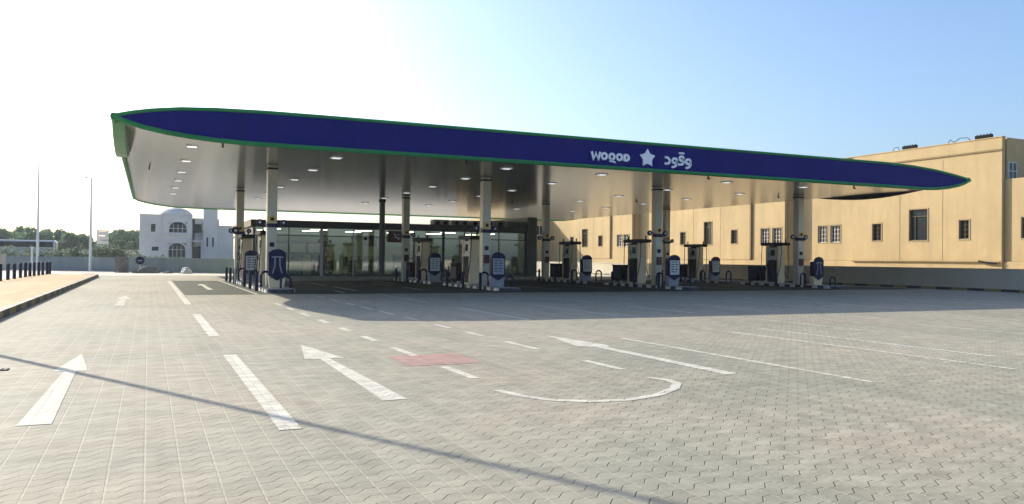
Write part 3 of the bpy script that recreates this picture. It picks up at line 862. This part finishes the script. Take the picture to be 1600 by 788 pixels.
def block(X, y0, ybay, ybay1, y1, ztop, wins, depth, side0=True):
    """one block: a bay that stands 12 cm proud above the base course, flush wall beside it"""
    b = MB()
    bayh = [w_ for w_ in wins if ybay <= w_[0] <= ybay1]
    oth = [w_ for w_ in wins if not (ybay <= w_[0] <= ybay1)]
    facade(b, X, ybay, ybay1, 1.71, ztop, [w_[:4] for w_ in bayh])
    for a, c_ in ((y0, ybay), (ybay1, y1)):
        if c_ - a > .05: facade(b, X + .12, a, c_, 1.72, ztop - .02, [w_[:4] for w_ in oth if a <= w_[0] <= c_])
    b.box(X + .05, y0, -.01, X + .5, y1, 1.705)
    ypart(b, 'front_wall', M['yel'])
    b = MB(); b.box(X + .51, y0 + .003, 0, X + depth, y0 + .3, ztop - .01); b.box(X + .51, y1 - .3, 0, X + depth, y1, ztop - .015)
    b.box(X + .31, y0 + .31, ztop - .9, X + depth, y1 - .31, ztop - .7)
    b.box(X + depth - .3, y0 + .31, 0, X + depth - .01, y1 - .31, ztop - .02)
    ypart(b, 'side_wall', M['yel'])
    for w_ in bayh: window_x(X, *w_)
    for w_ in oth: window_x(X + .12, *w_)
Z = lambda z, s: 1.5 + (z - 1.5) * s
X1, X2, X3 = 53.35, 52.25, 51.25
def wset(s, small, large, pair):
    o = []
    for a, c_ in small: o.append((a, c_, Z(3.15, s), Z(4.37, s), 'small'))
    for a, c_ in large: o.append((a, c_, Z(3.1, s), Z(5.25, s), 'large'))
    for a, c_ in pair: o.append((a, c_, Z(3.09, s), Z(4.40, s), 'pair'))
    return o
block(X1, 36.4, 36.4, 49.25, 55.98, 10.28, wset(1.1, [(38.81, 39.57), (46.35, 47.2)], [(42.17, 43.75)], [(50.65, 51.7), (52.1, 53.1)]), 12)
block(X2, 56.0, 60.5, 77.4, 79.58, 10.1, wset(1.0773, [(62.3, 63.15), (70.6, 71.45)], [(66.15, 67.4)], [(56.43, 57.55), (58.0, 59.1)]), 12)
block(X3, 79.6, 84.4, 97.0, 100.98, 9.9, wset(1.0567, [(86.1, 87.05), (93.5, 94.4)], [(89.8, 91.2)], [(80.2, 81.35), (81.7, 82.85)]), 12)
# near annex, set back
b = MB(); facade(b, 53.62, 20.0, 36.37, 1.715, 7.38, [(34.3, 35.2, 3.3, 4.7)])
b.box(53.50, 20, -.01, 53.9, 36.37, 1.705); b.box(53.95, 20, 7.0, 62, 36.36, 7.2); b.box(53.62, 19.7, 0, 62, 19.99, 7.38)
ypart(b, 'annex_wall', M['yel']); window_x(53.62, 34.3, 35.2, 3.3, 4.7, 'small')
# window in the shaded end wall above the annex roof
fr = MB()
for s in ((54.0, 54.06, 7.35, 8.6), (54.84, 54.9, 7.35, 8.6), (54.06, 54.84, 7.35, 7.41), (54.06, 54.84, 8.54, 8.6), (54.42, 54.48, 7.41, 8.54), (54.06, 54.42, 7.95, 8.0), (54.48, 54.84, 7.95, 8.0)):
    fr.box(s[0], 36.36, s[2], s[1], 36.40, s[3])
w_ = ypart(fr, 'window', M['pale']); ypart(MB().box(54.05, 36.385, 7.4, 54.85, 36.402, 8.55), 'pane', M['glassd'], w_)
# roof cornice line, pipes, and dark strips painting the bays' shaded sides
ypart(MB().box(X1 - .07, 36.35, 9.36, X1 + .05, 55.9, 9.48), 'cornice', M['yeld'])
ypart(MB().box(X1 - .04, 36.36, 10.28, X1 + .34, 55.9, 10.34), 'parapet_cap', M['yel'])
ypart(MB().box(X2 - .07, 55.95, 9.2, X2 + .05, 79.5, 9.32), 'cornice', M['yeld'])
t_ = MB(); t_.tube([(X1 - .06, 36.5, 1.66), (X1 - .06, 43, 1.68), (X1 - .06, 49.2, 1.66)], .05, 8); ypart(t_, 'service_pipe', M['yeld'])
t_ = MB(); t_.tube([(X1 - .10, 38.0, 1.72), (X1 - .12, 37.4, 1.62), (X1 - .1, 36.7, 1.58)], .07, 8); ypart(t_, 'service_pipe', M['wire'])
t_ = MB(); t_.box(X2 - .05, 60.3, 1.73, X2 + .118, 60.49, 9.7); ypart(t_, 'bay_side_shade', M['yeld'])  # dark strip painting the shade on the bay's near side, no pipe there
t_ = MB(); t_.box(X3 - .05, 84.2, 1.73, X3 + .118, 84.39, 9.3); ypart(t_, 'bay_side_shade', M['yeld'])  # same painted shade strip at the far block's bay
for X_, y_ in ((X1, 44.6), (X1, 40.9), (X2, 64.8), (X2, 69.2), (X2, 74.0), (X3, 88.4), (X3, 91.9)):
    ypart(MB().box(X_ - .012, y_, 1.75, X_ + .004, y_ + .035, 9.2 if X_ > X3 else 8.8), 'expansion_joint', M['surr'])
# rooftop things on the ochre building
def rack(y, lab):
    c = empty('roof_rack', (X1 + .25, y, 10.34), 0, lab, 'roof rack', 'dark racks on the ochre roof edge')
    MB().box(-.1, -.62, .06, .1, .62, .28).build('louvre_body', M['matte'], c)
    g = MB()
    for i in range(5): g.tube([(0, -.5 + i * .25, .0), (0, -.5 + i * .25, .36)], .04, 6)
    g.build('upright', M['matte'], c)
rack(43.95, 'small dark louvred rack on the ochre roof edge, the one nearer the canopy tip')
rack(37.9, 'small dark louvred rack on the ochre roof edge, the one near the building corner')
t_ = MB(); t_.tube([(X1 + .1, 45.4, 10.34), (X1 + .1, 45.2, 10.6), (X1 + .1, 44.9, 10.62), (X1 + .1, 44.75, 10.34)], .02, 6)
tag(t_.build('roof_pipe', M['wire']), 'thin bent pipe loop on the ochre roof edge left of the racks', 'pipe')
t_ = MB(); t_.tube([(X1 + .1, 40.6, 10.34), (X1 + .1, 40.4, 10.6), (X1 + .1, 40.1, 10.38), (X1 + .1, 39.6, 10.62), (X1 + .1, 39.0, 10.56), (X1 + .1, 38.8, 10.34)], .025, 6)
tag(t_.build('roof_pipe', M['wire']), 'thin wavy cable lying on the ochre roof edge between the racks', 'cable')
# the far wing that closes the view right of the shop
wing = empty('rear_wing', (48, 110, 0), 0, 'far pale building wing seen between the shop end wall and the ochre blocks', 'building')
b = MB(); b.box(44.6 - 48, -9, 0, 5.5, 10, 7.15); b.box(44.4 - 48, -9.15, 7.15, 5.6, 10.1, 7.5)
b.build('wall', M['yel'], wing)
for i, (x, z0, z1) in enumerate(((-2.6, 3.2, 4.6), (-.9, 3.2, 4.6), (1.4, 4.9, 6.3), (3.2, 4.6, 6.2))):
    fr = MB()
    for s in ((0, .06, 0, 1), (.94, 1, 0, 1)): fr.box(x + s[0], -9.06, z0, x + s[1], -9.002, z1)
    fr.box(x + .06, -9.06, z1 - .06, x + .94, -9.002, z1); fr.box(x + .06, -9.06, z0, x + .94, -9.002, z0 + .06); fr.box(x + .47, -9.05, z0 + .06, x + .53, -9.003, z1 - .06)
    w_ = fr.build('window', M['frame'], wing); MB().box(x + .05, -9.02, z0 + .05, x + .95, -9.001, z1 - .05).build('pane', M['glassd'], w_)

# ------------------------------------------------------------------ the white villa
villa = empty('villa', (4.5, 130, 0), 0, 'pale two storey villa with a dome and square tower beyond the wall', 'villa')
def vp(b, name, m, parent=None, **kw): return b.build(name, m, parent or villa, **kw)
b = MB()
def wall_y(b, x0, x1, z0, z1, holes, y=0, th=.3):
    xs = sorted(set([x0, x1] + [h[0] for h in holes] + [h[1] for h in holes]))
    for a, c_ in zip(xs, xs[1:]):
        mid = (a + c_) / 2; z = z0
        for ha, hb in sorted([(h[2], h[3]) for h in holes if h[0] < mid < h[1]]):
            b.box(a, y, z, c_, y + th, ha); z = hb
        b.box(a, y, z, c_, y + th, z1)
wall_y(b, -5.7, -2.6, 0, 7.6, [(-4.15, -3.55, 5.0, 6.15), (-4.0, -3.1, 2.2, 2.8)])
wall_y(b, -2.6, 1.5, 0, 7.75, [(-1.7, .75, 4.95, 6.5), (-1.75, .6, 1.2, 3.4)], y=-.25)
b.box(-5.7, .3, 0, -5.4, 9, 7.58); b.box(-5.4, 9, 0, 6, 9.3, 7.5); b.box(-5.39, .31, 7.0, 5, 9, 7.2)
vp(b, 'main_wall', M['villa'])
def arch_window(x0, x1, z0, zs, y):
    b = MB(); cx = (x0 + x1) / 2; rx = (x1 - x0) / 2
    pts = [(x0, z0), (x1, z0), (x1, zs)] + [(cx + rx * math.cos(R(a)), zs + rx * .85 * math.sin(R(a))) for a in range(15, 180, 15)] + [(x0, zs)]
    o = vp(MB().prism(pts, 'y', y - .06, y + .1), 'arched_window', M['glassd'])
    s = MB(); s.stroke([(x0 - .1, z0), (x0 - .1, zs)] + [(cx + (rx + .1) * math.cos(R(a)), zs + (rx + .1) * .85 * math.sin(R(a))) for a in range(180, -1, -15)] + [(x1 + .1, z0)], .2, 'y', y - .14, y - .061)
    vp(s, 'arch_surround', M['villa'], o)
    m_ = MB()
    for k_ in (1, 2, 3): m_.box(x0 + (x1 - x0) * k_ / 4 - .03, y - .085, z0, x0 + (x1 - x0) * k_ / 4 + .03, y - .061, zs + rx * .5)
    m_.box(x0, y - .09, zs - .03, x1, y - .065, zs + .03)
    vp(m_, 'window_bars', M['pale'], o)
arch_window(-1.68, .73, 4.97, 5.55, -.05)
arch_window(-1.73, .58, 1.22, 2.4, -.05)
for (x0, x1, z0, z1) in ((-4.15, -3.55, 5.0, 6.15), (-4.0, -3.1, 2.2, 2.8)):
    vp(MB().box(x0, .15, z0, x1, .2, z1), 'window', M['glassd'])
vp(MB().box(-2.3, -.7, 4.55, 1.35, -.26, 4.72), 'balcony_ledge', M['villa'])
vp(MB().box(-5.78, -.10, 7.25, -2.62, -.004, 7.42), 'string_course', M['villa']); vp(MB().box(-5.78, -.08, 4.2, -2.62, -.004, 4.32), 'string_course', M['villa']); vp(MB().box(-2.58, -.36, 7.35, 1.5, -.255, 7.55), 'string_course', M['villa'])
d = MB(); rings = []
for i in range(8):
    a = R(i * 90 / 7); rr = 2.45 * math.cos(a); z = 7.5 + 1.35 * math.sin(a)
    rings.append([(-.7 + max(rr, .02) * math.cos(R(t * 15)), 3.2 + max(rr, .02) * math.sin(R(t * 15)), z) for t in range(24)])
d.add([q for g in rings for q in g], [(i * 24 + j, i * 24 + (j + 1) % 24, (i + 1) * 24 + (j + 1) % 24, (i + 1) * 24 + j) for i in range(7) for j in range(24)])
vp(d, 'dome', M['villa'], smooth=True)
b = MB(); wall_y(b, 1.9, 3.2, 0, 7.0, [], y=.4); b.box(3.0, .2, 0, 3.3, 4, 5.0); b.box(1.5, 1.5, 0, 3.1, 4, 6.5)
vp(b, 'recessed_wing', M['villa'])
vp(MB().box(1.85, .3, 5.0, 2.85, .38, 6.3), 'window', M['glassd'])
rl = MB()
for i in range(7): rl.box(1.7 + i * .22, -.05, 4.3, 1.74 + i * .22, 0, 5.1)
rl.box(1.65, -.06, 5.1, 3.1, .01, 5.18); vp(rl, 'balcony_rail', M['glassd'])
vp(MB().box(.9, -1.2, 3.6, 3.0, .0, 3.8), 'porch_roof', M['villa']); vp(MB().box(.95, -1.1, 0, 1.15, -.9, 3.6), 'porch_post', M['villa']); vp(MB().box(2.75, -1.1, 0, 2.95, -.9, 3.6), 'porch_post', M['villa'])
vp(MB().box(1.3, .1, .4, 2.7, .14, 2.9), 'door', M['glassd'])
b = MB(); wall_y(b, 3.05, 5.06, 0, 9.6, [(3.5, 3.75, 2.9, 4.3), (4.3, 4.55, 2.9, 4.3)], y=-.6); b.box(3.05, -.3, 0, 3.3, 2, 9.6); b.box(4.8, -.3, 0, 5.06, 2, 9.6); b.box(3.3, 1.8, 0, 4.8, 2, 9.6)
b.box(2.95, -.7, 9.6, 5.16, 2.1, 9.85)
tw = vp(b, 'tower', M['villa'])
for x in (3.5, 4.3): vp(MB().box(x, -.45, 2.9, x + .25, -.42, 4.3), 'window', M['glassd'], tw)
b = MB(); b.box(5.08, 0, 0, 7.4, 6, 6.0); b.box(5.0, -.1, 6.0, 7.5, 6.1, 6.15); vp(b, 'side_wing', M['villa'])
b = MB(); b.prism([(4.9, 2.0), (7.6, 4.4), (7.6, 4.7), (4.9, 2.3)], 'y', -1.6, -1.3); vp(b, 'stair_rail', M['villa'])

# ------------------------------------------------------------------ vegetation
def leaf_cloud(n, blobs, size, rnd):
    vs_ = []; fs = []
    for i in range(n):
        c_, rad = rnd.choice(blobs)
        while True:
            d = Vector((rnd.uniform(-1, 1), rnd.uniform(-1, 1), rnd.uniform(-1, 1)))
            if .35 < d.length < 1: break
        p = Vector(c_) + Vector((d.x * rad[0], d.y * rad[1], d.z * rad[2]))
        a = Vector((rnd.gauss(0, 1), rnd.gauss(0, 1), rnd.gauss(0, 1))).normalized(); b_ = a.orthogonal().normalized()
        s = size * rnd.uniform(.6, 1.4)
        k_ = len(vs_)
        vs_ += [p - a * s, p + b_ * s * .5, p + a * s, p - b_ * s * .5]; fs.append((k_, k_ + 1, k_ + 2, k_ + 3))
    return MB().add(vs_, fs)
def tree(x, y, h, wd, m, label, seed):
    rnd = random.Random(seed)
    c = empty('tree', (x, y, 0), rnd.uniform(0, 6), label, 'tree', 'trees on the horizon beyond the wall')
    t_ = MB(); t_.tube([(0, 0, 0), (.1, 0, h * .25), (.0, .1, h * .6)], [.25, .18, .08], 7)
    for k_ in range(4):
        a = rnd.uniform(0, 6.28); t_.tube([(.05, 0, h * .25), (math.cos(a) * wd * .2, math.sin(a) * wd * .2, h * .45), (math.cos(a) * wd * .4, math.sin(a) * wd * .4, h * .6)], [.1, .07, .03], 5)
    t_.build('trunk', M['wood'], c)
    blobs = []
    for k_ in range(9):
        a = rnd.uniform(0, 6.28); q = rnd.uniform(0, .34) * wd
        s = rnd.uniform(.16, .27)
        blobs.append(((q * math.cos(a), q * math.sin(a), h * rnd.uniform(.24, .80)), (wd * s, wd * s, h * s * .8)))
    blobs.append(((0, 0, h * .84), (wd * .16, wd * .16, h * .15)))
    leaf_cloud(2600, blobs, .36, rnd).build('crown', m, c)
TL = ['broad olive green tree at the far left edge of the horizon', 'tall rounded tree just left of the nearer lamp post', 'dense green tree behind the bus roof', 'tree directly behind the tall lamp post', 'dark green tree right of the tall lamp post',
      'dark tree at the right end of the bus', 'shorter dark tree sloping down past the bus end', 'low dark tree left of the short lamp post', 'small tree low on the skyline by the second lamp post', 'small low tree right of the second lamp post',
      'bushy dark tree left of the villa', 'tall dark tree touching the left side of the villa', 'low tree between the tank tower and the villa']
# spots along a line about 200 m away: (x at Y=200, height)
TP = [(-31.5, 7.4), (-28.2, 6.9), (-25.2, 7.6), (-22.6, 7.3), (-20.0, 7.0), (-17.8, 7.2), (-15.6, 6.2), (-13.4, 5.2), (-11.3, 4.4), (-8.9, 4.6), (-5.6, 7.4), (-2.9, 7.1), (-7.4, 5.4)]
for i, ((x, h), lb) in enumerate(zip(TP, TL)):
    tree(x, 200 + (i * 37 % 11) - 5, h, 7.6 + (i * 13 % 5) * .5, M['leafA'] if i < 5 else M['leafB'], lb, 40 + i)
hp = [(-36, 108), (-30, 104), (-26, 101), (-22.5, 99.5), (-19.5, 97), (-17, 95), (-14.6, 93.5), (-12.2, 92.5), (-10, 91), (-7.8, 90), (-5.7, 88), (-3.8, 87), (-2.0, 86), (-.2, 84.5), (1.8, 83), (7.0, 80)]
pos_w = ['first', 'second', 'third', 'fourth', 'fifth', 'sixth', 'seventh', 'eighth', 'ninth', 'tenth', 'eleventh', 'twelfth', 'thirteenth', 'fourteenth', 'fifteenth', 'sixteenth']
for i, (x, y) in enumerate(hp):
    rnd = random.Random(200 + i)
    c = empty('shrub', (x, y + 1.5, 0), 0, f'dusty grey green shrub behind the far wall, {pos_w[i]} from the left', 'shrub', 'shrubs behind the far wall')
    hh = (2.45 if i < 10 else 2.7) + rnd.uniform(-.15, .25) if i < 13 else 1.7 + rnd.uniform(-.1, .1)
    blobs = [((rnd.uniform(-1.3, 1.3), rnd.uniform(-.4, .4), hh * rnd.uniform(.3, .74)), (.8, .6, hh * .25)) for _ in range(8)]
    leaf_cloud(700, blobs, .14, rnd).build('foliage', M['hedge'], c)
    t_ = MB()
    for k_ in range(3): t_.tube([(rnd.uniform(-.3, .3), 0, 0), (rnd.uniform(-.8, .8), rnd.uniform(-.2, .2), hh * .6)], .03, 5)
    t_.build('stem', M['wood'], c)

# ------------------------------------------------------------------ far left: bus, tank tower, lamps, posts, rubble
bus = empty('bus', (-17.0, 112, 0), R(-2), 'long white bus roof with a dark window band behind the far wall', 'bus')
b = MB(); b.box(-7, 0, .4, 6.75, 2.5, 3.2); b.build('body', M['busw'], bus, bevel=.25)
MB().box(-6.8, -.012, 2.35, 6.5, .02, 2.98).build('window_band', M['glassd'], bus)
MB().box(6.72, .2, 1.5, 6.765, 2.3, 2.9).build('windscreen', M['glassd'], bus)
MB().box(-4.5, .4, 3.2, -1.5, 2.1, 3.42).build('roof_unit', M['busw'], bus, bevel=.05)
for x in (-4.5, 4.5):
    w_ = MB().tube([(x, -.03, .48), (x, .25, .48)], .48, 18).build('wheel', M['dark'], bus); MB().tube([(x, -.045, .48), (x, -.031, .48)], .25, 14).build('rim', M['metal'], w_)
tt = empty('tank_tower', (-7.0, 152, 0), 0, 'small square louvred tower rising above the trees near the second lamp', 'tower')
for sx in (-1, 1):
    for sy in (-1, 1): MB().box(sx * .75 - .06, sy * .75 - .06, 0, sx * .75 + .06, sy * .75 + .06, 5.5).build('leg', M['grey'], tt)
for z in (3.3, 4.05, 4.8): MB().box(-.85, -.85, z, .85, .85, z + .60).build('louvre_box', M['villa'], tt)
MB().box(-.95, -.95, 5.5, .95, .95, 5.62).build('roof', M['grey'], tt)
tag(MB().box(-12, 140, 0, 0, 141, 2.3).build('low_building', M['cwall']), 'low cream building edge seen above the wall left of the villa', 'building')

def lamp_post(x, y, h, arm, label, group):
    c = empty('street_lamp', (x, y, 0), 0, label, 'street lamp', group)
    MB().tube([(0, 0, 0), (0, 0, h * .5), (0, 0, h)], [.13, .10, .065], 10).build('pole', M['lamp'], c, smooth=True)
    MB().box(-.2, -.2, 0, .2, .2, .06).build('base_plate', M['lamp'], c)
    MB().tube([(0, 0, h - .05), (arm * .5, 0, h + .02)], .045, 8).build('arm', M['lamp'], c)
    hd = MB().box(arm * .5, -.13, h - .03, arm * 1.0, .13, h + .07).build('lamp_head', M['lamp'], c, bevel=.03)
    MB().box(arm * .6, -.1, h - .045, arm * .95, .1, h - .031).build('lens', M['lampoff'], hd)
lamp_post(-9.35, 86.2, 10.0, .85, 'tall slim street lamp with its head pointing right, nearer the left edge', None)
lamp_post(-4.75, 82.0, 8.45, -.55, 'shorter slim street lamp with its head pointing left', None)
# the lamp whose pole casts the long shadow over the lane
c = empty('street_lamp', (-4.05, 18.0, .17), 0, 'street lamp on the near pavement whose shadow crosses the lane', 'street lamp')
MB().tube([(0, 0, 0), (0, 0, 5), (0, 0, 10.2)], [.075, .055, .036], 10).build('pole', M['lamp'], c, smooth=True)
MB().box(-.16, -.16, 0, .16, .16, .05).build('base_plate', M['lamp'], c)
MB().box(-.8, -.12, 10.2, .1, .12, 10.28).build('lamp_head', M['lamp'], c)
t_ = MB(); t_.tube([(0, 0, 0), (0, 0, 2.0)], .09, 10); t_.tube([(0, 0, 2.0), (0, 0, 2.15)], .12, 10)
o = t_.build('marker_post', M['lamp'], smooth=True); o.location = (-9.6, 84.5, 0); tag(o, 'short grey post left of the tall lamp post by the far wall', 'post')
tag(MB().box(-12.15, 85.2, 0, -11.75, 85.6, 1.5).build('gate_pillar', M['cwall']), 'short cream pillar at the far left edge of the far wall', 'pillar')
bl = [(-6.52, 45.8), (-6.50, 48.0), (-6.48, 50.0), (-6.46, 52.1), (-6.42, 53.8), (-6.36, 55.2), (-6.3, 56.6), (-6.22, 58.1), (-6.16, 59.6), (-6.08, 61.2), (-6.0, 62.0)]
bo = None
for i, (x, y) in enumerate(bl):
    if bo is None:
        bo = empty('bollard')
        MB().tube([(0, 0, 0), (0, 0, .78)], .085, 12).build('post', M['navy'], bo, smooth=True)
        MB().tube([(0, 0, .78), (0, 0, .83)], [.095, .06], 12).build('cap', M['navy'], bo, smooth=True)
        o = bo
    else: o = copy_tree(bo)
    o.location = (x, y, .17)
    tag(o, f'navy bollard at the edge of the tan pavement, {pos_w[i]} counting from the nearest', 'bollard', 'navy bollards along the tan pavement')
c = empty('round_sign', (-.62, 76.4, 0), 0, 'round blue road sign low against the far grey wall', 'sign')
MB().tube([(0, 0, 0), (0, 0, 1.3)], .03, 8).build('pole', M['lamp'], c)
d = MB(); d.tube([(0, -.04, 1.05), (0, -.01, 1.05)], .36, 24); dd = d.build('disc', M['navy'], c)
MB().box(-.16, -.05, 1.0, .16, -.041, 1.06).build('white_mark', M['grey'], dd)
def rock_mesh(rx, ry, rz, seed):
    rnd = random.Random(seed); bm = bmesh.new(); bmesh.ops.create_icosphere(bm, subdivisions=3, radius=1)
    for v in bm.verts:
        q = 1 + .25 * math.sin(v.co.x * 4 + seed) * math.sin(v.co.y * 5) + rnd.uniform(-.08, .08)
        v.co = Vector((v.co.x * rx * q, v.co.y * ry * q, max(-.05, v.co.z * rz * q)))
    me = bpy.data.meshes.new('rubble'); bm.to_mesh(me); bm.free(); return me
for nm, x, y, s, lb, m in (('rubble_heap', -.1, 75.0, (1.0, .5, .5), 'dark grey rubble heap beside the round blue sign', 'rock'), ('boulder', 2.95, 73.2, (.42, .3, .5), 'small pale rounded boulder at the foot of the far wall', 'ac'),
                        ('rubble_heap', 1.6, 74.0, (.35, .3, .18), 'low scatter of rubble between the sign and the boulder', 'rock'), ('rubble_heap', -2.2, 76.5, (.3, .25, .2), 'tiny rubble pile left of the round blue sign', 'rock')):
    me = rock_mesh(*s, seed=int(x * 10) + 50); me.materials.append(M[m]); o = bpy.data.objects.new(nm, me); COL.objects.link(o); o.location = (x, y, 0)
    tag(o, lb, 'boulder' if nm == 'boulder' else 'rubble')
b = MB(); b.box(-2.6, 76.9, 0, -1.5, 77.2, 1.35)
tag(b.build('gate_pillar', M['rock']), 'stubby dark pillar in the far wall left of the round blue sign', 'pillar')

hz = bpy.data.materials.new('haze_air'); hz.use_nodes = True
hz.node_tree.nodes.clear()
ho = hz.node_tree.nodes.new('ShaderNodeOutputMaterial'); hv = hz.node_tree.nodes.new('ShaderNodeVolumePrincipled')
hv.inputs['Color'].default_value = (.80, .88, .95, 1); hv.inputs['Density'].default_value = .0003; hv.inputs['Anisotropy'].default_value = .25
hz.node_tree.links.new(hv.outputs[0], ho.inputs['Volume'])
tag(MB().box(-420, -160, -1.0, 430, 700, 12.0).build('haze', hz), kind='stuff')
sc.cycles.use_denoising = True
sc.cycles.max_bounces = 8
sc.cycles.transparent_max_bounces = 12
